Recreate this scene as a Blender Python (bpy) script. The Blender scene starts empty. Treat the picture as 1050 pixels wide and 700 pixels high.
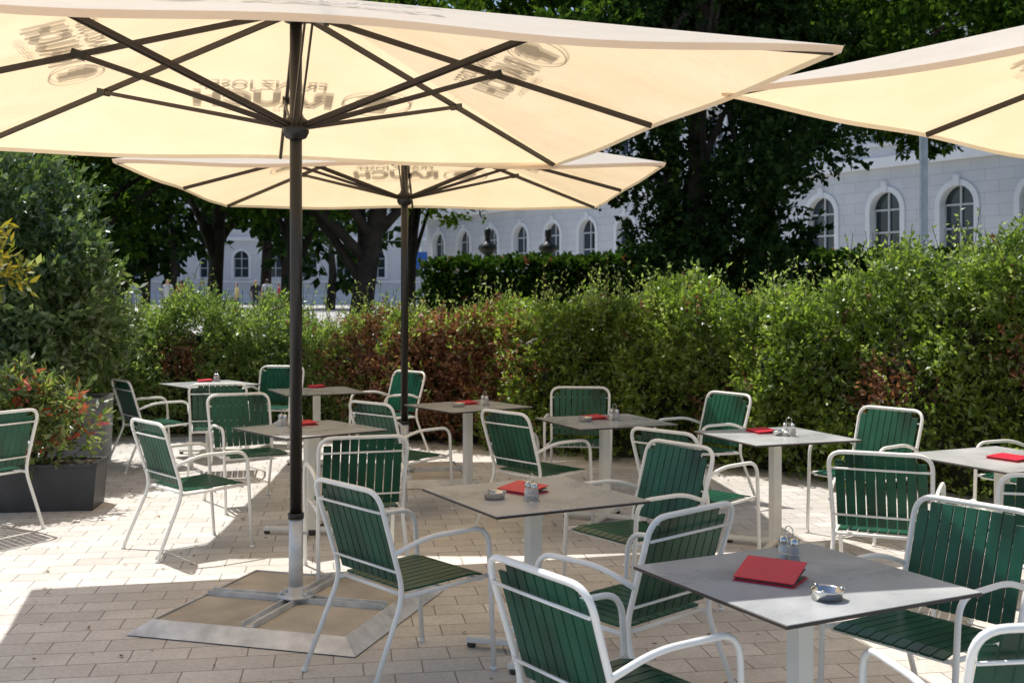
import bpy, math, numpy as np
from mathutils import Vector, Matrix
R=math.radians
rng=np.random.default_rng(7)
scene=bpy.context.scene
F=1146.0; HOR=303.0; H=1.7
scene.view_settings.view_transform='Standard'
try: scene.view_settings.look='None'
except Exception: pass
scene.view_settings.exposure=0

# ------------------------------------------------------------ materials
def newmat(name):
    m=bpy.data.materials.new(name); m.use_nodes=True
    nt=m.node_tree
    return m,nt,nt.nodes['Principled BSDF'],nt.nodes['Material Output']
def N(nt,t,**kw):
    n=nt.nodes.new(t)
    for k,v in kw.items():
        if k in n.inputs: n.inputs[k].default_value=v
        else: setattr(n,k,v)
    return n
def ramp(nt,fac,stops):
    r=nt.nodes.new('ShaderNodeValToRGB')
    e=r.color_ramp.elements
    while len(e)<len(stops): e.new(0.5)
    for i,(p,c) in enumerate(stops):
        e[i].position=p; e[i].color=(c[0],c[1],c[2],1)
    nt.links.new(fac,r.inputs['Fac']); return r.outputs['Color']
def simple(name,c,rough=.5,metal=0,var=.12,scale=8,bump=0,bscale=60,spec=None):
    m,nt,b,o=newmat(name)
    tc=N(nt,'ShaderNodeTexCoord')
    n=N(nt,'ShaderNodeTexNoise',Scale=scale,Detail=5.0)
    nt.links.new(tc.outputs['Object'],n.inputs['Vector'])
    lo=[x*(1-var) for x in c]; hi=[min(1,x*(1+var)) for x in c]
    col=ramp(nt,n.outputs['Fac'],[(.3,lo),(.7,hi)])
    nt.links.new(col,b.inputs['Base Color'])
    b.inputs['Roughness'].default_value=rough; b.inputs['Metallic'].default_value=metal
    if spec is not None: b.inputs['Specular IOR Level'].default_value=spec
    if bump:
        n2=N(nt,'ShaderNodeTexNoise',Scale=bscale,Detail=4.0)
        nt.links.new(tc.outputs['Object'],n2.inputs['Vector'])
        bp=N(nt,'ShaderNodeBump',Strength=bump,Distance=.01)
        nt.links.new(n2.outputs['Fac'],bp.inputs['Height']); nt.links.new(bp.outputs['Normal'],b.inputs['Normal'])
    return m
def leafmat(name,cols,trans=.4,tcol=None,gloss=.05,clump=.9):
    m,nt,b,o=newmat(name); nt.nodes.remove(b)
    g=N(nt,'ShaderNodeNewGeometry')
    k=len(cols)
    if clump:
        n=N(nt,'ShaderNodeTexNoise',Scale=clump,Detail=1.0)
        nt.links.new(g.outputs['Position'],n.inputs['Vector'])
        mx=N(nt,'ShaderNodeMath',operation='MULTIPLY_ADD'); mx.inputs[1].default_value=.55
        nt.links.new(g.outputs['Random Per Island'],mx.inputs[0])
        m2=N(nt,'ShaderNodeMath',operation='MULTIPLY'); m2.inputs[1].default_value=.45
        nt.links.new(n.outputs['Fac'],m2.inputs[0]); nt.links.new(m2.outputs[0],mx.inputs[2]); fac=mx.outputs[0]
    else: fac=g.outputs['Random Per Island']
    col=ramp(nt,fac,[(.1+.8*i/(k-1),c) for i,c in enumerate(cols)])
    d=N(nt,'ShaderNodeBsdfDiffuse'); nt.links.new(col,d.inputs['Color'])
    t=N(nt,'ShaderNodeBsdfTranslucent')
    tc=tcol or (2.2,2.3,1.0)
    tco=ramp(nt,fac,[(.1+.8*i/(k-1),tuple(min(.95,a*b_) for a,b_ in zip(c,tc))) for i,c in enumerate(cols)])
    nt.links.new(tco,t.inputs['Color'])
    mix=N(nt,'ShaderNodeMixShader'); mix.inputs[0].default_value=trans
    nt.links.new(d.outputs[0],mix.inputs[1]); nt.links.new(t.outputs[0],mix.inputs[2]); out=mix.outputs[0]
    if gloss:
        gl=N(nt,'ShaderNodeBsdfGlossy'); gl.inputs['Roughness'].default_value=.38
        mg=N(nt,'ShaderNodeMixShader'); mg.inputs[0].default_value=gloss
        nt.links.new(out,mg.inputs[1]); nt.links.new(gl.outputs[0],mg.inputs[2]); out=mg.outputs[0]
    nt.links.new(out,o.inputs['Surface'])
    return m

M={}
M['white']=simple('white_lacquer',(.87,.86,.82),.32,var=.04,scale=6)
M['cream']=simple('cream_lacquer',(.83,.81,.74),.4,var=.05)
M['green']=simple('green_slats',(.0055,.066,.036),.34,var=.45,scale=5,bump=.05,bscale=120,spec=.38)
M['black']=simple('black_powdercoat',(.012,.011,.011),.34,var=.2)
M['brown']=simple('dark_brown_ribs',(.03,.02,.014),.45,var=.2)
M['galv']=simple('galvanised_steel',(.60,.61,.61),.45,metal=.35,var=.25,scale=9)
M['steel']=simple('stainless_steel',(.6,.6,.58),.2,metal=1,var=.05)
M['slab']=simple('base_slab',(.42,.37,.30),.85,var=.2,scale=5,bump=.3)
M['planter']=simple('anthracite_planter',(.035,.036,.04),.5,var=.2,bump=.1)
M['concrete']=simple('grey_planter',(.28,.29,.31),.8,var=.2,bump=.2)
M['soil']=simple('soil',(.05,.035,.022),.95,var=.4,scale=30,bump=.8)
M['red']=simple('red_cover',(.60,.010,.035),.42,var=.1)
M['paper']=simple('dark_paper',(.12,.09,.085),.6,var=.1)
M['salt']=simple('salt',(.75,.74,.7),.5)
M['pepper']=simple('pepper',(.14,.08,.05),.6,var=.4,scale=200)
M['bark']=simple('bark',(.045,.034,.026),.95,var=.45,scale=4,bump=1,bscale=18)
M['core']=simple('dark_hedge_core',(.024,.026,.012),.95,var=.5,scale=7,bump=1,bscale=14)  # dark tone for the filler slab added inside hedges to stop light gaps
M['bronze']=simple('bronze',(.035,.035,.03),.45,metal=.4)
M['stone']=simple('pedestal_stone',(.4,.39,.36),.8)
M['lamp']=simple('lamp_grey',(.30,.33,.35),.5,metal=.2)
M['blue']=simple('sign_blue',(.03,.12,.45),.4)
M['glassw']=simple('window_glass',(.03,.045,.06),.08,var=.5,scale=.6)
M['wframe']=simple('window_frame',(.5,.52,.54),.5)
M['trim']=simple('stone_trim',(.72,.73,.75),.8,var=.05,scale=1.5)
M['roof']=simple('roof',(.12,.12,.12),.7)
M['skin']=simple('skin',(.5,.3,.2),.5); M['hair']=simple('hair',(.04,.025,.015),.6)
M['trous']=simple('trousers',(.03,.04,.08),.8)
for i,c in enumerate([(.6,.6,.6),(.45,.06,.06),(.08,.15,.4),(.6,.5,.2),(.03,.03,.03)]): M['shirt%d'%i]=simple('shirt%d'%i,c,.8)
m,nt,b,o=newmat('clear_glass'); b.inputs['Base Color'].default_value=(.9,.92,.9,1); b.inputs['Roughness'].default_value=.08
b.inputs['Alpha'].default_value=.35; M['glass']=m

# facade
m,nt,b,o=newmat('facade_stone')
tc=N(nt,'ShaderNodeTexCoord'); 
br=N(nt,'ShaderNodeTexBrick'); br.inputs['Scale'].default_value=1
br.inputs['Brick Width'].default_value=1.3; br.inputs['Row Height'].default_value=.48; br.inputs['Mortar Size'].default_value=.016
br.inputs['Color1'].default_value=(.65,.66,.69,1); br.inputs['Color2'].default_value=(.62,.635,.66,1); br.inputs['Mortar'].default_value=(.50,.51,.53,1)
nt.links.new(tc.outputs['UV'],br.inputs['Vector'])
n=N(nt,'ShaderNodeTexNoise',Scale=.6,Detail=5.0); nt.links.new(tc.outputs['Object'],n.inputs['Vector'])
mm=N(nt,'ShaderNodeMixRGB',blend_type='MULTIPLY'); mm.inputs['Fac'].default_value=.6
nt.links.new(br.outputs['Color'],mm.inputs['Color1']); nt.links.new(ramp(nt,n.outputs['Fac'],[(.3,(.8,.8,.8)),(.7,(1,1,1))]),mm.inputs['Color2'])
nt.links.new(mm.outputs[0],b.inputs['Base Color']); b.inputs['Roughness'].default_value=.85
M['facade']=m

# pavement
m,nt,b,o=newmat('paving_blocks')
tc=N(nt,'ShaderNodeTexCoord'); mp=N(nt,'ShaderNodeMapping'); mp.inputs['Rotation'].default_value=(0,0,R(-9))
nt.links.new(tc.outputs['Object'],mp.inputs['Vector'])
wob=N(nt,'ShaderNodeTexNoise',Scale=6.0,Detail=3.0); nt.links.new(tc.outputs['Object'],wob.inputs['Vector'])
va=N(nt,'ShaderNodeVectorMath',operation='MULTIPLY_ADD'); va.inputs[1].default_value=(.014,.014,0)
nt.links.new(wob.outputs['Color'],va.inputs[0]); nt.links.new(mp.outputs[0],va.inputs[2])
br=N(nt,'ShaderNodeTexBrick'); br.inputs['Scale'].default_value=1; br.offset=.5
br.inputs['Brick Width'].default_value=.27; br.inputs['Row Height'].default_value=.18; br.inputs['Mortar Size'].default_value=.004
br.inputs['Mortar Smooth'].default_value=.4; br.inputs['Bias'].default_value=.1
br.inputs['Color1'].default_value=(.76,.72,.665,1); br.inputs['Color2'].default_value=(.63,.59,.54,1); br.inputs['Mortar'].default_value=(.30,.265,.225,1)
nt.links.new(va.outputs[0],br.inputs['Vector'])
n1=N(nt,'ShaderNodeTexNoise',Scale=1.3,Detail=7.0,Roughness=.65); nt.links.new(tc.outputs['Object'],n1.inputs['Vector'])
n2=N(nt,'ShaderNodeTexNoise',Scale=45.0,Detail=5.0,Roughness=.7); nt.links.new(tc.outputs['Object'],n2.inputs['Vector'])
x1=N(nt,'ShaderNodeMixRGB',blend_type='MULTIPLY'); x1.inputs['Fac'].default_value=1
nt.links.new(br.outputs['Color'],x1.inputs['Color1']); nt.links.new(ramp(nt,n1.outputs['Fac'],[(.3,(.78,.77,.75)),(.60,(1.0,1.0,1.0))]),x1.inputs['Color2'])
x2=N(nt,'ShaderNodeMixRGB',blend_type='MULTIPLY'); x2.inputs['Fac'].default_value=1
nt.links.new(x1.outputs[0],x2.inputs['Color1']); nt.links.new(ramp(nt,n2.outputs['Fac'],[(.35,(.83,.82,.81)),(.6,(1,1,1))]),x2.inputs['Color2'])
nt.links.new(x2.outputs[0],b.inputs['Base Color']); b.inputs['Roughness'].default_value=.6
ad=N(nt,'ShaderNodeMath',operation='MULTIPLY_ADD'); ad.inputs[1].default_value=-1.0
nt.links.new(br.outputs['Fac'],ad.inputs[0]); 
s=N(nt,'ShaderNodeMath',operation='MULTIPLY'); s.inputs[1].default_value=.35; nt.links.new(n2.outputs['Fac'],s.inputs[0]); nt.links.new(s.outputs[0],ad.inputs[2])
bp=N(nt,'ShaderNodeBump',Strength=.6,Distance=.006); nt.links.new(ad.outputs[0],bp.inputs['Height']); nt.links.new(bp.outputs[0],b.inputs['Normal'])
M['pave']=m
M['gravel']=simple('gravel_ground',(.42,.40,.36),.9,var=.22,scale=1.2,bump=.4,bscale=30)
M['lawn']=simple('lawn',(.05,.09,.02),.9,var=.5,scale=2,bump=.8,bscale=40)

# table top
m,nt,b,o=newmat('table_laminate')
tc=N(nt,'ShaderNodeTexCoord'); oi=N(nt,'ShaderNodeObjectInfo'); off=N(nt,'ShaderNodeVectorMath',operation='MULTIPLY_ADD'); off.inputs[1].default_value=(1,1,1)
sc=N(nt,'ShaderNodeMath',operation='MULTIPLY'); sc.inputs[1].default_value=37; nt.links.new(oi.outputs['Random'],sc.inputs[0])
nt.links.new(tc.outputs['Object'],off.inputs[0]); nt.links.new(sc.outputs[0],off.inputs[2])
n=N(nt,'ShaderNodeTexNoise',Scale=4.0,Detail=9.0,Roughness=.62,Distortion=.3)
nt.links.new(off.outputs[0],n.inputs['Vector'])
nt.links.new(ramp(nt,n.outputs['Fac'],[(.3,(.37,.38,.385)),(.5,(.43,.44,.44)),(.7,(.50,.505,.50))]),b.inputs['Base Color'])
nt.links.new(ramp(nt,n.outputs['Fac'],[(.3,(.22,.22,.22)),(.7,(.38,.38,.38))]),b.inputs['Roughness'])
b.inputs['Specular IOR Level'].default_value=.65
M['top']=m
M['edge']=simple('table_edge',(.05,.037,.03),.5)

# canopy
def canopymat():
    m,nt,b,o=newmat('umbrella_fabric'); nt.nodes.remove(b)
    tc=N(nt,'ShaderNodeTexCoord'); n=N(nt,'ShaderNodeTexNoise',Scale=2.2,Detail=4.0); nt.links.new(tc.outputs['Object'],n.inputs['Vector'])
    c1=ramp(nt,n.outputs['Fac'],[(.3,(.93,.88,.78)),(.7,(.97,.93,.85))])
    c2=ramp(nt,n.outputs['Fac'],[(.3,(.97,.68,.37)),(.7,(1.0,.75,.44))])
    d=N(nt,'ShaderNodeBsdfDiffuse'); t=N(nt,'ShaderNodeBsdfTranslucent')
    nt.links.new(c1,d.inputs['Color']); nt.links.new(c2,t.inputs['Color'])
    w=N(nt,'ShaderNodeTexNoise',Scale=3.0,Detail=2.0,Distortion=1.5); nt.links.new(tc.outputs['Object'],w.inputs['Vector'])
    bp=N(nt,'ShaderNodeBump',Strength=.3,Distance=.05); nt.links.new(w.outputs['Fac'],bp.inputs['Height'])
    nt.links.new(bp.outputs[0],d.inputs['Normal']); nt.links.new(bp.outputs[0],t.inputs['Normal'])
    mx=N(nt,'ShaderNodeMixShader'); mx.inputs[0].default_value=.54
    nt.links.new(d.outputs[0],mx.inputs[1]); nt.links.new(t.outputs[0],mx.inputs[2]); nt.links.new(mx.outputs[0],o.inputs['Surface'])
    return m
M['canopy']=canopymat()
m,nt,b,o=newmat('canopy_print'); b.inputs['Base Color'].default_value=(.20,.16,.12,1); b.inputs['Roughness'].default_value=.9; b.inputs['Alpha'].default_value=.5
M['print']=m

M['hedgeR']=leafmat('hedge_leaves',[(.055,.10,.018),(.13,.19,.035),(.27,.34,.08)],.48)
M['hedgeT']=leafmat('young_shoot_leaves',[(.16,.23,.06),(.25,.32,.09),(.36,.43,.16)],.5,(1.8,1.8,1.0),clump=0)
M['hedgeL']=leafmat('light_hedge_leaves',[(.07,.12,.03),(.15,.22,.06),(.27,.33,.13)],.48)
M['dry']=leafmat('dry_leaves',[(.11,.05,.03),(.22,.10,.055),(.33,.18,.10)],.38,(1.5,1.2,.8),clump=0)
M['tree']=leafmat('tree_leaves',[(.022,.045,.010),(.04,.08,.014),(.08,.13,.022)],.32,gloss=0,clump=0)
M['treeD']=leafmat('dark_tree_leaves',[(.012,.026,.010),(.022,.045,.014),(.045,.075,.022)],.22,gloss=0,clump=0)
M['treeY']=leafmat('bright_tree_leaves',[(.06,.10,.018),(.10,.16,.025),(.15,.22,.04)],.5,gloss=0,clump=0)
M['bush']=leafmat('bush_leaves',[(.035,.075,.022),(.08,.13,.045),(.24,.30,.15)],.34,gloss=.07)
M['plant']=leafmat('plant_leaves',[(.06,.10,.025),(.12,.18,.05),(.26,.28,.12)],.4,gloss=.08,clump=0)
M['orange']=leafmat('orange_flowers',[(.5,.08,.02),(.6,.18,.05),(.5,.1,.12)],.3,(1.2,1,.8),clump=0)
M['yellow']=leafmat('yellow_leaves',[(.25,.22,.02),(.4,.32,.03),(.2,.25,.03)],.45,(1.4,1.3,.8),clump=0)
M['clip']=leafmat('clipped_hedge_leaves',[(.02,.05,.012),(.04,.085,.018),(.06,.11,.02)],.25,gloss=0,clump=0)
M['fall']=leafmat('fallen_leaf',[(.12,.07,.02),(.2,.13,.04),(.10,.12,.03)],.1,clump=0)

# ------------------------------------------------------------ mesh builder
def fil(pts,r,n=5):
    pts=[Vector(p) for p in pts]; out=[pts[0]]
    for i in range(1,len(pts)-1):
        a,b,c=pts[i-1],pts[i],pts[i+1]
        rr=min(r,(a-b).length*.49,(c-b).length*.49)
        p=b+(a-b).normalized()*rr; q=b+(c-b).normalized()*rr
        for k in range(n+1):
            t=k/n; out.append(p*(1-t)**2+b*2*t*(1-t)+q*t*t)
    out.append(pts[-1]); return out
class MB:
    def __init__(s): s.v=[];s.f=[];s.m=[];s.mats=[];s.sm=[]
    def mi(s,k):
        if k not in s.mats: s.mats.append(k)
        return s.mats.index(k)
    def face(s,pts,mat,sm=False):
        o=len(s.v); s.v+= [tuple(p) for p in pts]; s.f.append(tuple(range(o,o+len(pts)))); s.m.append(s.mi(mat)); s.sm.append(sm)
    def tube(s,pts,r,mat,seg=8,caps=True):
        pts=[Vector(p) for p in pts]; n=len(pts)
        rs=r if isinstance(r,(list,tuple)) else [r]*n
        o=len(s.v); mi=s.mi(mat)
        T=[]
        for i in range(n):
            a=pts[max(0,i-1)]; b=pts[min(n-1,i+1)]; T.append((b-a).normalized())
        up=Vector((0,0,1)) if abs(T[0].z)<.9 else Vector((1,0,0))
        u=T[0].cross(up).normalized()
        for i in range(n):
            u=(u-T[i]*u.dot(T[i])).normalized(); w=T[i].cross(u)
            for k in range(seg):
                a=2*math.pi*k/seg; s.v.append(tuple(pts[i]+(u*math.cos(a)+w*math.sin(a))*rs[i]))
        for i in range(n-1):
            for k in range(seg):
                k2=(k+1)%seg
                s.f.append((o+i*seg+k,o+i*seg+k2,o+(i+1)*seg+k2,o+(i+1)*seg+k)); s.m.append(mi); s.sm.append(True)
        if caps:
            s.f.append(tuple(o+k for k in range(seg))[::-1]); s.m.append(mi); s.sm.append(False)
            s.f.append(tuple(o+(n-1)*seg+k for k in range(seg))); s.m.append(mi); s.sm.append(False)
    def box(s,c,size,mat,mx=None,bev=0,taper=1):
        c=Vector(c); hx,hy,hz=[q/2 for q in size]; mi=s.mi(mat)
        mx=mx or Matrix.Identity(3); o=len(s.v)
        if bev<=0:
            P=[(x*hx*(1 if z<0 else taper),y*hy*(1 if z<0 else taper),z*hz) for z in(-1,1) for x,y in((-1,-1),(1,-1),(1,1),(-1,1))]
            s.v+=[tuple(c+mx@Vector(p)) for p in P]
            F_=[(3,2,1,0),(4,5,6,7),(0,1,5,4),(1,2,6,5),(2,3,7,6),(3,0,4,7)]
        else:
            b=bev; P=[]
            for z,i in((-hz,b),(-hz+b,0),(hz-b,0),(hz,b)):
                P+=[(-hx+i,-hy+i,z),(hx-i,-hy+i,z),(hx-i,hy-i,z),(-hx+i,hy-i,z)]
            s.v+=[tuple(c+mx@Vector(p)) for p in P]
            F_=[(3,2,1,0),(12,13,14,15)]
            for l in range(3):
                for k in range(4):
                    k2=(k+1)%4; F_.append((l*4+k,l*4+k2,(l+1)*4+k2,(l+1)*4+k))
        for f in F_: s.f.append(tuple(o+i for i in f)); s.m.append(mi); s.sm.append(False)
    def lathe(s,prof,c,mat,seg=20,mx=None):
        c=Vector(c); mi=s.mi(mat); o=len(s.v); n=len(prof)
        for r,z in prof:
            for k in range(seg):
                a=2*math.pi*k/seg; p=Vector((r*math.cos(a),r*math.sin(a),z))
                s.v.append(tuple(c+(mx@p if mx else p)))
        for i in range(n-1):
            for k in range(seg):
                k2=(k+1)%seg; s.f.append((o+i*seg+k,o+i*seg+k2,o+(i+1)*seg+k2,o+(i+1)*seg+k)); s.m.append(mi); s.sm.append(True)
    def mesh(s,name):
        me=bpy.data.meshes.new(name); me.from_pydata(s.v,[],s.f)
        for k in s.mats: me.materials.append(M[k])
        me.polygons.foreach_set('material_index',s.m); me.polygons.foreach_set('use_smooth',s.sm); me.update(); return me
def addobj(name,me,parent=None,loc=(0,0,0),rz=0):
    ob=bpy.data.objects.new(name,me); scene.collection.objects.link(ob)
    ob.location=loc; ob.rotation_euler=(0,0,rz)
    if parent: ob.parent=parent
    return ob
def sstep(a,b,x):
    t=np.clip((x-a)/(b-a),0,1); return t*t*(3-2*t)
def gz(y): return float(.75*sstep(20,45,y))

# ------------------------------------------------------------ leaves
def unit(a): return a/np.maximum(np.linalg.norm(a,axis=1,keepdims=True),1e-6)
def leafmesh(name,P,D,L,k,ll,lw,mats,midx=None,spread=.9):
    n=len(P)
    P=np.repeat(P,k,0); D=np.repeat(D,k,0); L=np.repeat(L,k)
    t=np.tile(np.arange(k),n)/k+rng.random(n*k)/k
    perp=unit(rng.normal(size=(n*k,3)))
    ld=unit(D*.7+perp*spread)
    base=P+D*(L*t)[:,None]
    side=unit(np.cross(ld,unit(rng.normal(size=(n*k,3))+np.array([0,0,.6]))))
    sz=ll*(.6+.8*rng.random(n*k))[:,None]; w=sz*(lw/ll)
    nrm=np.cross(ld,side)
    V=np.empty((n*k,4,3)); V[:,0]=base; V[:,1]=base+ld*sz*.45+side*w*.5+nrm*sz*.06; V[:,2]=base+ld*sz; V[:,3]=base+ld*sz*.45-side*w*.5+nrm*sz*.06
    nv=n*k*4
    me=bpy.data.meshes.new(name); me.vertices.add(nv); me.vertices.foreach_set('co',V.reshape(-1).astype('f4'))
    me.loops.add(nv); me.loops.foreach_set('vertex_index',np.arange(nv,dtype='i4'))
    me.polygons.add(n*k); me.polygons.foreach_set('loop_start',np.arange(0,nv,4,dtype='i4'))
    try: me.polygons.foreach_set('loop_total',np.full(n*k,4,dtype='i4'))
    except Exception: pass
    for q in mats: me.materials.append(M[q])
    if midx is not None: me.polygons.foreach_set('material_index',np.repeat(midx,k).astype('i4'))
    me.update(calc_edges=True); return me
def empty(name,loc=(0,0,0),rz=0):
    e=bpy.data.objects.new(name,None); scene.collection.objects.link(e); e.location=loc; e.rotation_euler=(0,0,rz); return e

# ------------------------------------------------------------ ground
me=bpy.data.meshes.new('ground')
ys=[-60,-20,0,10,20,22.5,25,27.5,30,32.5,35,37.5,40,42.5,45,60,100,200,600]; xs=[-400,-100,-30,0,30,100,400]
v=[(x,y,gz(y)) for y in ys for x in xs]; nx=len(xs)
f=[(j*nx+i,j*nx+i+1,(j+1)*nx+i+1,(j+1)*nx+i) for j in range(len(ys)-1) for i in range(nx-1)]
me.from_pydata(v,[],f); me.materials.append(M['gravel']); addobj('ground',me)
mb=MB(); mb.face([(-9,-4,.004),(9,-4,.004),(9,15.2,.004),(-9,15.2,.004)],'pave'); addobj('terrace_pavement',mb.mesh('terrace_pavement'))
def lawn(x0,x1,y0,y1):
    mb=MB(); st=12
    for i in range(st):
        a=y0+(y1-y0)*i/st; b=y0+(y1-y0)*(i+1)/st
        mb.face([(x0,a,gz(a)+.026),(x1,a,gz(a)+.026),(x1,b,gz(b)+.026),(x0,b,gz(b)+.026)],'lawn')
    addobj('lawn',mb.mesh('lawn'))
lawn(1.2,26,17.5,38); lawn(-24,-2.9,18,34)
# ------------------------------------------------------------ chair
def chairmesh():
    mb=MB(); r=.0118
    for s in(-1,1):
        mb.tube(fil([(-.262,s*.262,.60),(-.10,s*.275,.655),(.235,s*.283,.655),(.275,s*.275,0.012)],.09,6),r,'white')
        mb.tube([(.276,s*.275,.018),(.277,s*.275,0)],.015,'white')
        mb.tube([(-.385,s*.268,.018),(-.387,s*.268,0)],.015,'white')
        mb.tube([(-.215,s*.243,.405),(.0,s*.250,.415),(.245,s*.262,.43)],.010,'white')
    P=[(-.385,-.268,.012),(-.205,-.25,.42),(-.345,-.262,.87),(-.345,.262,.87),(-.205,.25,.42),(-.385,.268,.012)]
    mb.tube(fil(P,.085,6),r,'white')
    mb.tube([(-.190,-.245,.408),(-.190,.245,.408)],.009,'white')
    mb.tube([(.215,-.26,.415),(.215,.26,.415)],.009,'white')
    mb.tube([(.02,-.25,.405),(.02,.25,.405)],.009,'white')
    for z in(.52,.78):
        x=-.205-(z-.42)/.45*.14
        mb.tube([(x-.012,-.25,z),(x-.012,.25,z)],.006,'white')
    ns=9; pitch=.0520; w=.0455
    for i in range(ns):
        y=(i-(ns-1)/2)*pitch
        prof=[(-.185,.424),(-.10,.425),(.05,.431),(.19,.436),(.245,.424)]
        th=.009
        for a,b in zip(prof[:-1],prof[1:]):
            mb.face([(a[0],y-w/2,a[1]+th),(b[0],y-w/2,b[1]+th),(b[0],y+w/2,b[1]+th),(a[0],y+w/2,a[1]+th)],'green')
            mb.face([(a[0],y+w/2,a[1]),(b[0],y+w/2,b[1]),(b[0],y-w/2,b[1]),(a[0],y-w/2,a[1])],'green')
            for sg in(-1,1):
                q=[(a[0],y+sg*w/2,a[1]),(b[0],y+sg*w/2,b[1]),(b[0],y+sg*w/2,b[1]+th),(a[0],y+sg*w/2,a[1]+th)]
                mb.face(q if sg<0 else q[::-1],'green')
        for e,d in((prof[0],-1),(prof[-1],1)):
            mb.face([(e[0],y-w/2,e[1]),(e[0],y-w/2,e[1]+th),(e[0],y+w/2,e[1]+th),(e[0],y+w/2,e[1])],'green')
        a=Vector((-.213,y,.455)); b=Vector((-.334,y,.855)); ang=math.atan2(b.x-a.x,b.z-a.z)
        mx=Matrix.Rotation(ang,3,'Y')
        if i in(0,ns-1): b=b-Vector((-.0105,0,.035))
        mb.box((a+b)/2+Vector((.008,0,.002)),(.010,w,(b-a).length),'green',mx,bev=.003)
    return mb.mesh('garden_chair')
CH=chairmesh()
def g2(px,d): return ((px-525)/F*d,d)
chairs=[(-.47,5.10,40),(.47,4.56,131),(.66,6.02,214),(1.17,7.05,44),(.20,8.15,42),(.58,9.7,262),(1.55,9.25,216),(2.50,7.95,216),
 (2.06,6.15,64),(2.58,5.45,78),(1.56,4.22,218),(1.36,3.14,99),(.35,3.56,36),(-2.14,7.55,42),(-2.12,9.05,300),(-.96,6.85,106),
 (-.86,8.85,44),(-1.35,11.9,224),(-2.72,12.7,262),(-3.55,11.1,36),(-2.82,10.75,105),(-3.88,8.1,152),(3.62,7.75,205)]
for x,y,a in chairs:
    addobj('garden_chair',CH,loc=(x,y,.005),rz=R(a+rng.uniform(-3,3)))

# ------------------------------------------------------------ tables
def tablemesh():
    mb=MB()
    mb.box((0,0,.7425),(.80,.80,.011),'edge',bev=.002)
    mb.box((0,0,.7492),(.796,.796,.0025),'top')
    mb.box((0,0,.729),(.34,.34,.012),'cream')
    mb.box((0,0,.38),(.062,.062,.69),'cream',bev=.008)
    for a in(0,90):
        mx=Matrix.Rotation(R(45+a),3,'Z')
        mb.box((0,0,.035+(.0015 if a else 0)),(.66,.05,.03),'cream',mx,bev=.006)
        for s in(-1,1):
            p=mx@Vector((s*.31,0,.01)); mb.lathe([(0,0),(.02,0),(.022,.012),(.018,.022),(0,.022)],(p.x,p.y,-.001),'edge',12)
    return mb.mesh('cafe_table')
TB=tablemesh()
tables=[(.963,3.74,27),(.10,5.32,28),(.70,8.44,22),(-.38,9.6,35),(1.78,7.56,20),(2.85,6.5,25),(-1.44,7.95,40),(-3.24,11.97,40),(-1.94,11.1,25)]
def menumesh(op):
    mb=MB(); w,l=.15,.205
    mb.box((0,0,.003),(w,l,.004),'red'); mb.box((.002,0,.0075),(w-.01,l-.008,.004),'paper')
    mx=Matrix.Rotation(R(-op),3,'Y'); hinge=Vector((-w/2,0,.0115))
    mb.box(hinge+mx@Vector((w/2,0,.002)),(w,l,.0035),'red',mx)
    if op>5:
        mx2=Matrix.Rotation(R(-op*.55),3,'Y'); mb.box(hinge+mx2@Vector((w/2,0,.0)),(w-.01,l-.008,.002),'paper',mx2)
    return mb.mesh('menu_booklet')
MN=[menumesh(16),menumesh(3),menumesh(8)]
def caddymesh():
    mb=MB()
    for i,y in enumerate((-.026,.026)):
        mb.lathe([(0,.004),(.021,.004),(.022,.01),(.019,.05),(.016,.060)],(0,y,0),'glass',16)
        mb.lathe([(0,.006),(.0190,.006),(.0165,.050),(0,.050)],(0,y,0),'salt' if i else 'pepper',14)
        mb.lathe([(.0165,.058),(.0180,.062),(.0170,.078),(.010,.087),(0,.088)],(0,y,0),'steel',16)
    mb.lathe([(0,0),(.026,0),(.026,.003),(0,.003)],(0,-.026,0),'steel',16); mb.lathe([(0,0.0005),(.026,.0005),(.026,.0035),(0,.0035)],(0,.026,0),'steel',16)
    mb.tube([(0,0,.003),(0,0,.085)],.002,'steel',6)
    mb.tube([(0,.020*math.sin(t),.105-.020*math.cos(t)) for t in np.linspace(0,2*math.pi,17)],.002,'steel',6)
    mb.tube([(.026*math.cos(t),.052*math.sin(t),.03) for t in np.linspace(0,2*math.pi,25)],.0017,'steel',6)
    return mb.mesh('condiment_caddy')
CD=caddymesh()
mb=MB(); mb.lathe([(0,.003),(.036,.003),(.043,.006),(.046,.030),(.052,.034),(.053,.031),(.049,.027),(.048,.002),(.0,.0)],(0,0,0),'steel',28)
for a in(0,2.1,4.2): mb.tube([(.040*math.cos(a),.040*math.sin(a),.034),(.056*math.cos(a),.056*math.sin(a),.034)],.005,'steel',8)
mb.lathe([(0,.0045),(.034,.0045)],(0,0,0),'pepper',12)
AS=mb.mesh('ashtray')
ZT=.7515+.004
def p2(px,py):
    d=(H-ZT)*F/(py-HOR); return ((px-525)/F*d,d)
for i,(x,y,a) in enumerate(tables):
    addobj('cafe_table',TB,loc=(x,y,.005),rz=R(a))
items=[
 ((790,594,58,0),(809,575),(848,614)),((536,504,45,2),(545,513),(507,511)),((609,429,20,1),(630,431),(600,432)),
 ((478,414,30,1),(497,416),(470,417)),((781,443,15,1),(809,447),(800,446)),((1035,471,30,1),None,None),
 ((312,435,30,1),(290,437),None),((210,391,20,1),(222,391),None),((324,397,20,1),None,None)]
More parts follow.
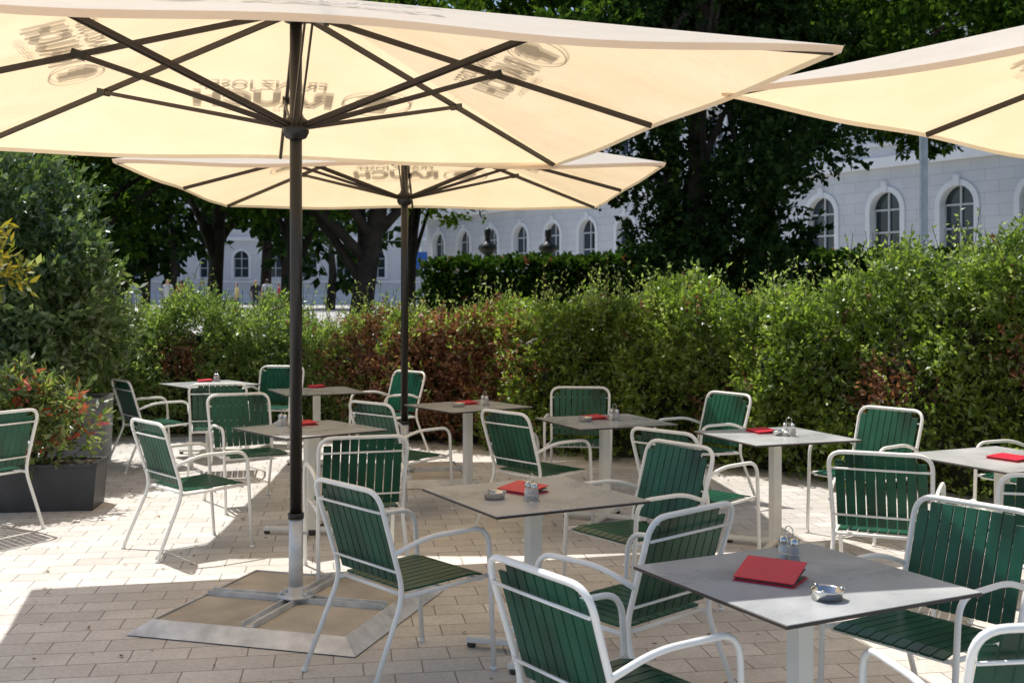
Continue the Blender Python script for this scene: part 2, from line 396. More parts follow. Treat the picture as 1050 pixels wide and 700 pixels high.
for mn,cd,ash in items:
    x,y=p2(mn[0],mn[1]); addobj('menu_booklet',MN[mn[3]],loc=(x,y,ZT),rz=R(mn[2]))
    if cd: x,y=p2(*cd); addobj('condiment_caddy',CD,loc=(x,y,ZT),rz=R(rng.uniform(30,60)))
    if ash: x,y=p2(*ash); addobj('ashtray',AS,loc=(x,y,ZT))

# ------------------------------------------------------------ umbrellas
S2=2.06; PEAK=3.31; RISE=.61
def cz(x,y):
    m=max(abs(x),abs(y)); 
    if m<1e-6: return PEAK
    v=min(abs(x),abs(y))/m
    return PEAK-RISE*m/S2-.026*math.sin(math.pi*v)**2*(m/S2)
def canopy():
    nr,npm=18,96; v=[(0,0,PEAK)]; f=[]
    per=[]
    for k in range(npm):
        q=k/npm*4; s=int(q); t=(q-s)*2-1
        x,y=(1,t); 
        for _ in range(s): x,y=-y,x
        per.append((x,y))
    for i in range(1,nr+1):
        m=S2*i/nr
        for x,y in per:
            vv=min(abs(x),abs(y)); sc=1-.014*math.sin(math.pi*vv)**2*(i/nr)
            v.append((x*m*sc,y*m*sc,cz(x*m,y*m)))
    for x,y in per:
        vv=min(abs(x),abs(y)); sc=1-.014*math.sin(math.pi*vv)**2
        v.append((x*S2*sc*.996,y*S2*sc*.996,cz(x*S2,y*S2)-.028))
    for k in range(npm): f.append((0,1+k,1+(k+1)%npm))
    for i in range(nr):
        a=1+i*npm; b=a+npm
        for k in range(npm): k2=(k+1)%npm; f.append((a+k,b+k,b+k2,a+k2))
    me=bpy.data.meshes.new('canopy'); me.from_pydata(v,[],f); me.materials.append(M['canopy']); me.update(); return me
def uframe(basez=0):
    mb=MB()
    for k in range(8):
        a=k*math.pi/4; ln=S2*(math.sqrt(2) if k%2 else 1); dx,dy=math.cos(a),math.sin(a)
        e=.985*ln; p0=Vector((dx*.05,dy*.05,PEAK-.10)); p1=Vector((dx*e,dy*e,PEAK-RISE*.985-.028))
        mx=Matrix((( (p1-p0).normalized()),Vector((-dy,dx,0)),(p1-p0).normalized().cross(Vector((-dy,dx,0))))).transposed()
        mb.box((p0+p1)/2,((p1-p0).length,.020,.030),'brown',mx)
        q=p0.lerp(p1,.53); r0=Vector((dx*.05,dy*.05,2.60)); dv=(q-r0).normalized(); sd=Vector((-dy,dx,0))
        mx=Matrix((dv,sd,dv.cross(sd))).transposed()
        for o in(-.017,.017):
            mb.box((q+r0)/2+sd*o,((q-r0).length,.009,.024),'brown',mx)
        mb.box(q,(.07,.048,.04),'black',mx)
    mb.lathe([(.03,-.06),(.06,-.05),(.075,-.03),(.075,.03),(.05,.05),(.03,.05)],(0,0,PEAK-.10),'black',16)
    mb.lathe([(.03,-.07),(.055,-.06),(.07,-.03),(.07,.03),(.045,.05),(.03,.08)],(0,0,2.60),'black',16)
    mb.tube([(0,0,.49),(0,0,PEAK-.03)],.033,'black',20)
    mb.tube([(0,0,.04),(0,0,.50)],.038,'galv',20)
    mb.tube([(0,0,.50),(0,0,.53)],.043,'black',20)
    mb.tube([(.037,0,.42),(.075,0,.42)],.008,'galv',8); mb.lathe([(0,-.012),(.02,-.012),(.02,.012),(0,.012)],(.085,0,.42),'black',12)
    return mb.mesh('frame')
def ubase():
    mb=MB(); a=.62; b=.53; h=.065
    c=[(-1,-1),(1,-1),(1,1),(-1,1)]
    for k in range(4):
        p,q=c[k],c[(k+1)%4]
        mb.face([(p[0]*a,p[1]*a,.005),(q[0]*a,q[1]*a,.005),(q[0]*b,q[1]*b,h),(p[0]*b,p[1]*b,h)],'galv')
        mb.face([(p[0]*b,p[1]*b,h),(q[0]*b,q[1]*b,h),(q[0]*b*.985,q[1]*b*.985,h),(p[0]*b*.985,p[1]*b*.985,h)],'galv')
        mb.face([(p[0]*b*.985,p[1]*b*.985,h),(q[0]*b*.985,q[1]*b*.985,h),(q[0]*b*.985,q[1]*b*.985,.01),(p[0]*b*.985,p[1]*b*.985,.01)],'galv')
    mb.face([(-.52,-.52,.012),(.52,-.52,.012),(.52,.52,.012),(-.52,.52,.012)],'black')
    for x in(-1,1):
        for y in(-1,1): mb.box((x*.276,y*.276,.037),(.478,.478,.044),'slab',bev=.004)
    for s in(-1,1):
        for ax in(0,1):
            sz=(1.03,.008,.042); of=(0,s*.030,.066)
            if ax: sz=(.008,1.03,.042); of=(s*.030,0,.0665)
            mb.box(of,sz,'galv')
    mb.box((0,0,.058),(1.03,.052,.012),'galv'); mb.box((0,0,.0595),(.052,1.03,.012),'galv')
    mb.lathe([(.0,.087),(.10,.087),(.10,.094),(.045,.096),(.040,.14),(.037,.14)],(0,0,0),'galv',20)
    for s in(-1,1): 
        for t in(-1,1): mb.lathe([(0,.02),(.012,.02),(.012,.0),(0,.0)][::-1],(s*.07,t*.03,.094),'galv',8)
    return mb.mesh('base')
def printmesh():
    V=[];Fc=[]
    def txt(body,size,ox,oy,bold):
        cu=bpy.data.curves.new('t','FONT'); cu.body=body; cu.size=size; cu.align_x='CENTER'; cu.offset=bold; cu.space_character=1.06
        ob=bpy.data.objects.new('t',cu); scene.collection.objects.link(ob)
        bpy.context.view_layer.update()
        me=bpy.data.meshes.new_from_object(ob.evaluated_get(bpy.context.evaluated_depsgraph_get()))
        vs=[(v.co.x+ox,v.co.y+oy) for v in me.vertices]; fs=[tuple(p.vertices) for p in me.polygons]
        bpy.data.objects.remove(ob); return vs,fs
    parts=[txt('FRANZ JOSEF',.125,.14,.13,.003),txt('RAUCH',.25,.14,-.09,.012),txt('COFFEE  SELECTION',.05,.14,-.17,.0)]
    n=36; lo=[];lf=[]
    for k in range(n):
        a=2*math.pi*k/n
        for rr in(1,.93): lo.append((-.58+.23*rr*math.cos(a),.0+.15*rr*math.sin(a)))
    for k in range(n): j=(k+1)%n; lf.append((2*k,2*j,2*j+1,2*k+1))
    parts.append((lo,lf))
    head=[(-.64,-.10),(-.50,-.10),(-.51,-.04),(-.46,-.03),(-.465,.01),(-.44,.015),(-.47,.05),(-.43,.055),(-.50,.10),(-.60,.115),(-.68,.08),(-.70,.03),(-.66,.0),(-.65,-.05)]
    parts.append((head,[tuple(range(len(head)))]))
    for k in range(4):
        for off in(-.009,.012):
            for vs,fs in parts:
                o=len(V)
                for tx,ty in vs:
                    x,y=1.18-ty,tx
                    m=max(abs(x),abs(y)); z=PEAK-RISE*m/S2
                    z=min(z,cz(x,y)) if off<0 else z
                    for _ in range(k): x,y=-y,x
                    V.append((x,y,z+off-(.008 if off<0 else 0)))
                Fc+=[tuple(o+i for i in f) for f in fs]
    me=bpy.data.meshes.new('printed_lettering'); me.from_pydata(V,[],Fc); me.materials.append(M['print']); return me
CN=canopy(); FR=uframe(); BS=ubase(); PR=printmesh()
for (x,y,rot,brot) in[(-1.16,6.0,14,-16),(-1.0,10.4,3,10),(3.93,5.38,43,20)]:
    e=empty('patio_umbrella',(x,y,.005),R(rot))
    addobj('canopy',CN,e); addobj('frame',FR,e); addobj('printed_lettering',PR,e); addobj('base',BS,e,rz=R(brot-rot))

# ------------------------------------------------------------ hedges
def hedge(name,path,hts,width,nspr,k,ll,lw,mat,drypatches=(),shoots=0,slen=.16,bumpA=.12,frontonly=.66,topA=1.0,smat=None,fshoots=0):
    path=np.array(path,float); hts=np.array(hts,float)
    seg=np.linalg.norm(np.diff(path,axis=0),axis=1); cum=np.r_[0,np.cumsum(seg)]; LT=cum[-1]
    ph=rng.random(8)*6
    def at(s):
        x=np.interp(s,cum,path[:,0]); y=np.interp(s,cum,path[:,1]); e=.3
        dx=np.interp(s+e,cum,path[:,0])-np.interp(s-e,cum,path[:,0]); dy=np.interp(s+e,cum,path[:,1])-np.interp(s-e,cum,path[:,1])
        l=np.hypot(dx,dy); nx,ny=dy/l,-dx/l
        h=np.interp(s,cum,hts)+topA*(.08*np.sin(s*2.1+ph[5])+.06*np.sin(s*5.3+ph[6])+.04*np.sin(s*11.7+ph[7]))
        return x,y,nx,ny,h
    def bump(s,z): return bumpA*(np.sin(s*1.9+ph[0]+z*1.3)+.8*np.sin(s*4.3+ph[1]-z*2.6)+.7*np.sin(s*8.7+ph[2]+z*5.1))/1.5
    nf=int(nspr*frontonly); ntp=int(nspr*.24); nb=nspr-nf-ntp
    def s_r(n): return rng.random(n)*LT
    Ps=[];Ds=[]
    for n,sg in((nf,1),(nb,-1)):
        s=s_r(n); x,y,nx,ny,h=at(s); z=rng.random(n)**.8*h
        off=sg*(width/2+bump(s,z)-rng.exponential(.10,n)-.55*np.clip(z/h-.55,0,1)*width*.5)
        Ps.append(np.c_[x+nx*off,y+ny*off,z]); Ds.append(np.c_[nx*sg*.7,ny*sg*.7,np.full(n,.6)]+rng.normal(size=(n,3))*.45)
    s=s_r(ntp); x,y,nx,ny,h=at(s); o=rng.uniform(-.5,.5,ntp)*width
    z=h+bump(s*1.3+4,o)*.9-rng.exponential(.07,ntp)-(np.abs(o)/width)**2*.6
    Ps.append(np.c_[x+nx*o,y+ny*o,z]); Ds.append(np.c_[np.zeros(ntp),np.zeros(ntp),np.ones(ntp)]+rng.normal(size=(ntp,3))*.4)
    P=np.concatenate(Ps); D=unit(np.concatenate(Ds)); L=slen*(.5+1.0*rng.random(len(P)))
    mi=np.zeros(len(P),int)
    for (dx,dy,dz,r) in drypatches:
        d=np.sqrt((P[:,0]-dx)**2+(P[:,1]-dy)**2+((P[:,2]-dz)*1.2)**2)+rng.normal(size=len(P))*r*.4
        mi[d<r]=1
    mi[rng.random(len(P))<.015]=1
    e=empty(name)
    addobj('foliage',leafmesh(name+'_foliage',P,D,L,k,ll,lw,[mat,'dry'],mi),e)
    if shoots:
        s=s_r(shoots); x,y,nx,ny,h=at(s); o=rng.uniform(-.5,.5,shoots)*width
        P=np.c_[x+nx*o,y+ny*o,h-.15]; D=unit(np.c_[np.zeros(shoots),np.zeros(shoots),np.ones(shoots)]+rng.normal(size=(shoots,3))*.28); L=.24+.48*rng.random(shoots)**1.6
        s=s_r(fshoots); x,y,nx,ny,h=at(s); z=rng.uniform(.35,1,fshoots)*h; o=width/2+bump(s,z)-.12
        P=np.r_[P,np.c_[x+nx*o,y+ny*o,z]]; D=np.r_[D,unit(np.c_[nx*.6,ny*.6,np.full(fshoots,.8)]+rng.normal(size=(fshoots,3))*.35)]; L=np.r_[L,.18+.22*rng.random(fshoots)]
        addobj('shoots',leafmesh(name+'_shoots',P,D,L,14,ll*.9,lw*.85,[smat or mat],None,.75),e)
        mb=MB()
        for i in range(shoots): mb.tube([P[i],P[i]+D[i]*L[i]],.003,'bark',3,False)
        addobj('shoot_stems',mb.mesh(name+'_stems'),e)
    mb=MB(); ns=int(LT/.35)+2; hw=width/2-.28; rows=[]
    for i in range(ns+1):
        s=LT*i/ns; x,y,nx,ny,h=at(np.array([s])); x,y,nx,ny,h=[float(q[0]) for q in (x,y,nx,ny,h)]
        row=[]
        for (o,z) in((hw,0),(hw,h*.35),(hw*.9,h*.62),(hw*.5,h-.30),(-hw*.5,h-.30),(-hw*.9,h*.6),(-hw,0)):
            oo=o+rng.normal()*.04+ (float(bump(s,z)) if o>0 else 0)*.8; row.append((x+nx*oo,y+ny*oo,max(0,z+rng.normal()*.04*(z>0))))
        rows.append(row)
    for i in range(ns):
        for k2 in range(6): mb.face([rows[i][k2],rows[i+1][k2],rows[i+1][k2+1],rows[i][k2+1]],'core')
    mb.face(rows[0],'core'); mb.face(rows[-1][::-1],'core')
    addobj('light_blocking_core',mb.mesh(name+'_core'),e)  # closed dark slab added behind the leaves to block light gaps, no branches
    return e
hedge('hedge',[(-1.3,13.5),(-.5,13.1),(.2,12.8),(1.2,12.3),(3.0,10.9),(4.4,9.3),(5.6,7.6),(6.6,5.0)],[1.28,1.34,1.5,1.54,1.64,1.96,2.15,2.3],1.2,18000,9,.054,.027,'hedgeR',
  drypatches=[(4.0,8.8,1.1,.3),(3.3,9.7,.8,.3),(-.7,12.6,.9,.75),(-.9,12.8,.5,.6),(2.2,11.2,.5,.25)],shoots=760,smat='hedgeT',bumpA=.19,fshoots=480)
hedge('hedge',[(-8,13.2),(-5.5,13.9),(-3,14.1),(-1.0,13.9)],[1.6,1.5,1.43,1.28],1.1,11000,9,.050,.021,'hedgeL',
  drypatches=[(-1.5,13.3,.9,.7),(-1.0,13.3,.6,.7),(-4.0,13.5,.9,.25)],shoots=460,smat='hedgeT',bumpA=.19,fshoots=280)
hedge('clipped_hedge',[(-2.6,36),(1.6,34),(9,32),(14,29),(20,25)],[2.7,2.75,2.8,2.8,2.8],1.6,8000,7,.15,.10,'clip',slen=.2,bumpA=.05,topA=.2)
# ------------------------------------------------------------ trees
def tree(name,x,y,trunk_r,trunk_h,crown,ncl,clr,nspr,k,ll,lw,mat,lean=(0,0),limbs=9):
    z0=gz(y); e=empty(name,(x,y,z0))
    cx,cy,czz,rx,ry,rzz=crown
    C=[]
    while len(C)<ncl:
        p=rng.uniform(-1,1,3); q=np.linalg.norm(p)
        if q<1 and q>.25: C.append((cx+p[0]*rx,cy+p[1]*ry,czz+p[2]*rzz))
    C=np.array(C)
    mb=MB(); n=9; pts=[];rs=[]
    for i in range(n+1):
        t=i/n; pts.append(Vector((lean[0]*t+math.sin(t*4+x)*.08,lean[1]*t+math.cos(t*3+x)*.06,trunk_h*t))); rs.append(trunk_r*(1.35-.35*min(1,t*6) if t<.17 else 1)*(1-.45*t))
    mb.tube(pts,rs,'bark',12)
    for i in range(limbs):
        c=Vector(C[i%len(C)]); st=pts[min(n,4+i%(n-3))]; mid=st.lerp(c,.5)+Vector((0,0,.35)); 
        q=[st,st.lerp(mid,.5)+Vector((0,0,.1)),mid,mid.lerp(c,.6),c]
        r0=trunk_r*.42; mb.tube(q,[r0,r0*.8,r0*.6,r0*.35,r0*.12],'bark',7)
    addobj('trunk',mb.mesh(name+'_trunk'),e)
    idx=rng.integers(0,ncl,nspr); rad=(clr*(.6+.8*rng.random(ncl)))[idx]
    dr=unit(rng.normal(size=(nspr,3))); 
    P=C[idx]+dr*(rad*(.55+.5*rng.random(nspr)))[:,None]*np.array([1.15,1.15,.7])
    D=unit(dr+np.array([0,0,-.15])+rng.normal(size=(nspr,3))*.5); L=.35*(.5+rng.random(nspr))
    P[:,2]=np.maximum(P[:,2],.3)
    addobj('crown',leafmesh(name+'_crown',P,D,L,k,ll,lw,[mat]),e)
tree('chestnut_tree',-3.05,22,.27,4.2,(-.3,0,6.0,4.6,4,2.6),50,.95,3000,11,.17,.09,'tree',lean=(.5,0))
tree('park_tree',-5.3,27,.18,5,(0,0,7.2,4.2,4,3.2),42,1.05,2300,10,.2,.12,'tree')
tree('park_tree',-8.2,31,.25,5,(0,0,7.9,5,4,3.4),46,1.15,2500,10,.22,.13,'treeD')
tree('park_tree',-9.8,24,.22,4,(0,0,5.9,4,3.6,3.0),44,1.05,2700,10,.18,.11,'tree')
tree('park_tree',-10.5,17.5,.2,3,(-.6,0,4.1,3.0,2.6,2.8),38,.8,2600,10,.14,.08,'treeD')
tree('broadleaf_tree',4.0,24,.24,9,(0,0,6.4,2.7,2.4,5.6),62,.85,5000,11,.15,.085,'treeD',limbs=14)
tree('broadleaf_tree',4.4,31,.3,9,(-1.5,0,10.5,4.2,4,3.8),46,1.15,2700,10,.21,.12,'tree')
tree('broadleaf_tree',5.6,28,.3,7,(3.4,0,8.3,5.0,4.2,3.0),60,1.1,4200,10,.19,.115,'tree',lean=(1.2,0))
tree('broadleaf_tree',18.5,32,.3,8,(-2.6,0,9.2,4.6,4,2.2),34,1.0,1800,10,.2,.12,'tree')
tree('park_tree',-2.9,33,.16,4,(.5,0,6.4,2.2,2.5,2.6),24,.85,1200,10,.18,.10,'treeY')
n=4500; C=np.c_[rng.uniform(-75,-9,60),rng.uniform(72,85,60),rng.uniform(6,14,60)]
i=rng.integers(0,60,n); dr=unit(rng.normal(size=(n,3))); P=C[i]+dr*(3.6*(.6+.5*rng.random(n)))[:,None]; P[:,2]=np.maximum(P[:,2],3.0)
e=empty('distant_trees'); addobj('foliage',leafmesh('distant_trees',P,unit(dr+rng.normal(size=(n,3))*.4),np.full(n,1.2),9,.75,.45,['treeD']),e)
mb=MB()
for c in C[:30]: mb.tube([(c[0],c[1],.5),(c[0]+.2,c[1],c[2]*.5),(c[0],c[1],c[2])],[.35,.28,.12],'bark',7)
addobj('trunks',mb.mesh('distant_trunks'),e)

# ------------------------------------------------------------ left shrubs & planters
def shrub(name,x,y,z,rx,ry,rz_,ncl,clr,nspr,k,ll,lw,mats,frac=0,stems=8,slen=.2):
    e=empty(name,(x,y,0)); C=[]
    while len(C)<ncl:
        p=rng.uniform(-1,1,3)
        if np.linalg.norm(p)<1: C.append((p[0]*rx,p[1]*ry,z+p[2]*rz_))
    C=np.array(C); idx=rng.integers(0,ncl,nspr); dr=unit(rng.normal(size=(nspr,3)))
    P=C[idx]+dr*(clr*(.5+.6*rng.random(nspr)))[:,None]; P[:,2]=np.maximum(P[:,2],.1)
    D=unit(dr+np.array([0,0,.5])+rng.normal(size=(nspr,3))*.3); mi=(rng.random(nspr)<frac).astype(int)
    addobj('foliage',leafmesh(name+'_foliage',P,D,slen*(.6+.8*rng.random(nspr)),k,ll,lw,mats,mi),e)
    mb=MB()
    for i in range(stems):
        c=Vector(C[i%ncl]); mb.tube([(rng.normal()*.06,rng.normal()*.06,.05),(c.x*.4,c.y*.4,c.z*.55),c],[.022,.015,.006],'bark',6)
    addobj('stems',mb.mesh(name+'_stems'),e)
shrub('large_shrub',-4.95,10.9,1.6,.9,.9,1.35,46,.34,4600,10,.085,.034,['bush','bush'],slen=.22)
shrub('large_shrub',-6.6,11.8,1.7,1.2,.9,1.6,46,.36,3600,10,.09,.036,['bush','bush'],slen=.22)
def planter(name,x,y,sx,sy,h,mat,rz):
    mb=MB(); t=.035
    mb.box((0,0,h/2),(sx*.94,sy*.94,h),mat,taper=1.06)
    for s in(-1,1):
        mb.box((s*(sx/2-t/2+.004),0,h+.014),(t,sy+.008,.035),mat,bev=.004); mb.box((0,s*(sy/2-t/2+.004),h+.0135),(sx-2*t+.006,t,.034),mat,bev=.004)
    mb.box((0,0,h+.004),(sx-2*t,sy-2*t,.016),'soil')
    addobj(name,mb.mesh(name),loc=(x,y,.006),rz=rz)
planter('planter_box',-3.80,8.95,1.0,.42,.34,'planter',R(8))
planter('planter_box',-4.36,11.2,.6,.5,.66,'concrete',R(8))
shrub('potted_plant',-3.84,8.9,.70,.45,.18,.27,18,.14,430,8,.085,.026,['plant','orange'],frac=.09,stems=12,slen=.16)
shrub('potted_plant',-4.42,9.4,1.9,.2,.2,.42,7,.12,80,7,.10,.04,['yellow','plant'],frac=.3,stems=5,slen=.16)

n=650; P=np.c_[rng.uniform(-5,5,n),rng.uniform(3,13,n),np.full(n,.012)]
me=leafmesh('fallen_leaves',P,unit(np.c_[rng.normal(size=(n,2)),np.zeros(n)]),np.full(n,.02),1,.032,.016,['fall'],None,.05)
co=np.empty(len(me.vertices)*3,'f4'); me.vertices.foreach_get('co',co); co=co.reshape(-1,3); co[:,2]=.009+rng.random(len(co))*.008; me.vertices.foreach_set('co',co.reshape(-1)); me.update()
addobj('fallen_leaves',me)

# ------------------------------------------------------------ buildings
def building(name,A,u,n,nb,z0):
    e=empty(name,(A.x,A.y,z0)); bw=3.6
    def W(a,z,d=0): return u*a+Vector((0,0,z))+n*d
    wall=MB(); tr=MB(); win=MB()
    def q(mbx,a0,a1,zA,zB,mat,d=0): mbx.face([W(a1,zA,d),W(a0,zA,d),W(a0,zB,d),W(a1,zB,d)],mat)
    def slab(mbx,a0,a1,zA,zB,d0,d1,mat):
        P=[W(a,z,d) for z in(zA,zB) for a,d in((a0,d0),(a1,d0),(a1,d1),(a0,d1))]; o=len(mbx.v); mbx.v+=[tuple(p) for p in P]
        for f in[(0,1,2,3),(7,6,5,4),(4,5,1,0),(5,6,2,1),(6,7,3,2),(7,4,0,3)]: mbx.f.append(tuple(o+i for i in f)); mbx.m.append(mbx.mi(mat)); mbx.sm.append(False)
    floors=[(0,6.9,2.9,4.9,.8,True),(6.9,12.2,7.9,10.6,.75,False),(12.2,16.5,13.2,15.2,.7,False)]
    for b in range(nb):
        c=bw*(b+.5); l=bw*b; r=bw*(b+1)
        for(zf,zt,sill,spr,hw,arch) in floors:
            q(wall,l,r,zf,sill,'facade'); q(wall,l,c-hw,sill,zt,'facade'); q(wall,c+hw,r,sill,zt,'facade')
            if arch: pts=[(c-hw*math.cos(t),spr+hw*math.sin(t)) for t in np.linspace(0,math.pi,13)]
            else: pts=[(c-hw,spr),(c+hw,spr)]
            for p,p2_ in zip(pts[:-1],pts[1:]):
                wall.face([W(p2_[0],p2_[1]),W(p[0],p[1]),W(p[0],zt),W(p2_[0],zt)],'facade')
            outl=[(c-hw,sill)]+pts+[(c+hw,sill)]
            for i in range(len(outl)):
                p=outl[i];p2_=outl[(i+1)%len(outl)]; tr.face([W(*p),W(*p2_),W(*p2_,-.35),W(*p,-.35)],'trim')
            win.face([W(p[0],p[1],-.33) for p in outl],'glassw')
            slab(win,c-.04,c+.04,sill,spr+(hw*.98 if arch else 0),-.32,-.24,'wframe')
            for zz in(sill+.04,(sill+spr)/2,spr): slab(win,c-hw,c-.042,zz-.04,zz+.04,-.32,-.25,'wframe'); slab(win,c+.042,c+hw,zz-.04,zz+.04,-.32,-.25,'wframe')
            for s in(-1,1): slab(win,c+s*hw-(0.08 if s>0 else 0),c+s*hw+(0.08 if s<0 else 0),sill+.08,spr-.05,-.32,-.24,'wframe')
            if arch:
                for t0,t1 in zip(np.linspace(0,math.pi,13)[:-1],np.linspace(0,math.pi,13)[1:]):
                    P=[]
                    for t,rr in((t0,hw),(t1,hw),(t1,hw+.24),(t0,hw+.24)): P.append((c-rr*math.cos(t),spr+rr*math.sin(t)))
                    tr.face([W(*p,.07) for p in P],'trim'); tr.face([W(*P[3],.07),W(*P[2],.07),W(*P[2],0),W(*P[3],0)],'trim'); tr.face([W(*P[0],0),W(*P[1],0),W(*P[1],.07),W(*P[0],.07)],'trim')
                slab(tr,c-.14,c+.14,spr+hw-.02,spr+hw+.42,.0,.13,'trim')
            else:
                slab(tr,c-hw-.3,c+hw+.3,spr+.22,spr+.42,0,.22,'trim')
            for s in(-1,1):
                a0=c+s*(hw+.12)-.12; slab(tr,a0,a0+.24,sill,spr,0,.07,'trim')
            slab(tr,c-hw-.3,c+hw+.3,sill-.16,sill-.002,0,.18,'trim')
        slab(tr,l-.28,l+.28,7.25,16.3,0,.12,'trim')
    Lb=bw*nb
    slab(tr,-.1,Lb+.1,6.75,7.2,.002,.3,'trim'); slab(tr,-.1,Lb+.1,12.0,12.3,.14,.32,'trim'); slab(tr,-.3,Lb+.3,16.4,17.0,-.1,.7,'trim'); slab(tr,-.05,Lb+.05,-1,1.1,.003,.2,'trim'); slab(tr,-.1,Lb+.1,2.35,2.6,.003,.14,'trim')
    for a in(0,Lb):
        wall.face([W(a,-1,0),W(a,-1,-14),W(a,16.5,-14),W(a,16.5,0)],'facade')
    wall.face([W(0,-1,-14),W(Lb,-1,-14),W(Lb,16.5,-14),W(0,16.5,-14)],'facade')
    tr.face([W(0,17,-.1),W(Lb,17,-.1),W(Lb,20,-7),W(0,20,-7)],'roof'); tr.face([W(0,20,-7),W(Lb,20,-7),W(Lb,16.5,-14),W(0,16.5,-14)],'roof')
    me=wall.mesh('facade_wall')
    uv=me.uv_layers.new(name='UVMap')
    for lp in me.loops:
        co=me.vertices[lp.vertex_index].co; uv.data[lp.index].uv=(co.dot(u)-co.dot(n),co.z)
    addobj('facade_wall',me,e); addobj('stone_trim_and_cornices',tr.mesh('trim'),e); addobj('windows',win.mesh('windows'),e)
building('palace_building',Vector((27.5,33,0)),Vector((-.554,.833,0)),Vector((-.833,-.554,0)),17,.6)
building('townhouse_building',Vector((2,118,0)),Vector((-1,0,0)),Vector((0,-1,0)),26,.7)

# ------------------------------------------------------------ busts, lamp, sign
def bust(px,d):
    x=(px-525)/F*d; z=gz(d); mb=MB()
    mb.box((0,0,.15),(.8,.8,.3),'stone',bev=.02); mb.box((0,0,1.25),(.55,.55,1.9),'stone',taper=.9); mb.box((0,0,2.25),(.66,.66,.12),'stone',bev=.02)
    k=1.25
    pr=[(.02,0),(.12,.0),(.13,.06),(.09,.12),(.2,.2),(.27,.3),(.25,.40),(.12,.48),(.075,.55),(.075,.6)]
    mb.lathe([(r*k,2.31+zz*k) for r,zz in pr],(0,0,0),'bronze',20)
    hd=[(.0,.0),(.06,.01),(.085,.06),(.10,.14),(.105,.2),(.09,.27),(.05,.305),(0,.315)]
    mb.lathe([(r*k,zz*k) for r,zz in hd],(0,-.02,2.31+.57*k),'bronze',18)
    mb.box((0,-.15,2.31+.70*k),(.035,.05,.07),'bronze',bev=.008)
    mb.box((0,-.12,2.31+.62*k),(.10,.05,.05),'bronze',bev=.012)
    addobj('bronze_bust',mb.mesh('bronze_bust'),loc=(x,d,z),rz=R(rng.uniform(-20,40)))
bust(500,39); bust(562,39.5)
x,d=g2(947,18); mb=MB()
mb.lathe([(.0,0),(.13,0),(.13,.5),(.075,.7),(.065,4.4),(.05,4.5),(.12,4.6),(.2,4.7),(.16,4.95),(.03,5.05),(0,5.06)],(0,0,0),'lamp',20)
addobj('street_lamp',mb.mesh('street_lamp'),loc=(x,d,0))
x,d=g2(432,46); mb=MB(); mb.tube([(0,0,0),(0,0,2.9)],.04,'lamp',10); mb.box((0,-.05,2.4),(.5,.03,.7),'blue',bev=.01); addobj('information_sign',mb.mesh('information_sign'),loc=(x,d,gz(d)))

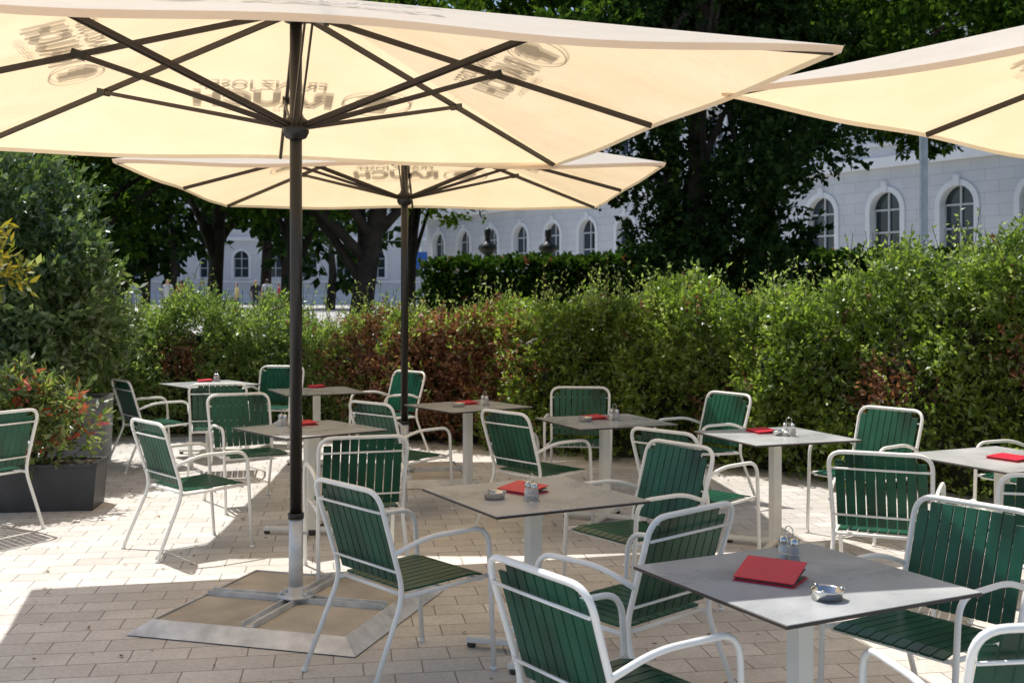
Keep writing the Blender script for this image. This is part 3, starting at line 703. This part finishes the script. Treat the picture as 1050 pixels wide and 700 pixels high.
# ------------------------------------------------------------ distant people
def person(px,d,h,shirt,walk,rz):
    V=[(0,0,.93),(0,0,1.15),(0,.0,1.38),(0,.0,1.50),(0,-.02,1.60),(0,-.02,1.70),
       (.09,0,.88),(.10,-walk*.12-.03,.48),(.10,walk*.15,.07),(.10,walk*.15-.12,.03),
       (-.09,0,.88),(-.10,walk*.12-.03,.48),(-.10,-walk*.15,.07),(-.10,-walk*.15-.12,.03),
       (.18,0,1.40),(.23,.03,1.12),(.22,-.10,.88),(.22,-.13,.79),(-.18,0,1.40),(-.23,.03,1.12),(-.22,-.08,.88),(-.22,-.11,.79)]
    E=[(0,1),(1,2),(2,3),(3,4),(4,5),(0,6),(6,7),(7,8),(8,9),(0,10),(10,11),(11,12),(12,13),(2,14),(14,15),(15,16),(16,17),(2,18),(18,19),(19,20),(20,21)]
    Rr=[.15,.13,.15,.055,.095,.085,.09,.06,.04,.035,.09,.06,.04,.035,.065,.045,.035,.03,.065,.045,.035,.03]
    me=bpy.data.meshes.new('p'); me.from_pydata(V,E,[]); ob=bpy.data.objects.new('p',me); scene.collection.objects.link(ob)
    sk=ob.modifiers.new('s','SKIN'); 
    for i,vv in enumerate(me.skin_vertices[0].data): vv.radius=(Rr[i],Rr[i]*.8); vv.use_root=(i==0)
    ss=ob.modifiers.new('ss','SUBSURF'); ss.levels=1
    bpy.context.view_layer.update()
    m2=bpy.data.meshes.new_from_object(ob.evaluated_get(bpy.context.evaluated_depsgraph_get())); bpy.data.objects.remove(ob)
    for k in('trous',shirt,'skin','hair'): m2.materials.append(M[k])
    for p in m2.polygons:
        c=p.center; p.use_smooth=True
        if c.z>1.52: p.material_index=3 if (c.y>.0 or c.z>1.70) else 2
        elif c.z>1.46: p.material_index=2
        elif abs(c.x)>.17 and c.z<1.15: p.material_index=2
        elif c.z>.92: p.material_index=1
        elif c.z<.1: p.material_index=3
        else: p.material_index=0
    o2=addobj('person',m2,loc=((px-525)/F*d,d,gz(d)),rz=R(rz)); o2.scale=(h/1.78,)*3
for i,(px,d,wk,rz) in enumerate([(172,48,1,20),(186,50,-1,200),(206,55,1,90),(243,52,1,-60),(262,49,0,30),(274,49.4,1,190),(286,56,-1,100),(448,60,1,90)]):
    person(px,d,1.62+.16*rng.random(),'shirt%d'%(i%5),wk,rz)

# ------------------------------------------------------------ light & camera
w=bpy.data.worlds.new('World'); scene.world=w; w.use_nodes=True; nt=w.node_tree
sky=nt.nodes.new('ShaderNodeTexSky'); sky.sky_type='NISHITA'; sky.sun_disc=False; sky.sun_elevation=R(63); sky.sun_rotation=R(-40)
bg=nt.nodes['Background']; bg.inputs['Strength'].default_value=.15; nt.links.new(sky.outputs[0],bg.inputs['Color'])
az=R(40); el=R(63); to=Vector((-math.sin(az)*math.cos(el),math.cos(az)*math.cos(el),math.sin(el)))
L=bpy.data.lights.new('sun','SUN'); L.energy=5; L.angle=R(.5); L.color=(1,.97,.92)
lo=bpy.data.objects.new('sun',L); scene.collection.objects.link(lo); lo.rotation_euler=to.to_track_quat('Z','Y').to_euler()
cam=bpy.data.cameras.new('camera'); cam.sensor_width=36; cam.lens=36*F/1050; cam.shift_y=-(350-HOR)/1050; cam.clip_end=2000; cam.clip_start=.05
cam.dof.use_dof=True; cam.dof.focus_distance=5.2; cam.dof.aperture_fstop=6.3
co=bpy.data.objects.new('camera',cam); scene.collection.objects.link(co); co.location=(0,0,H); co.rotation_euler=(R(90),0,0); scene.camera=co
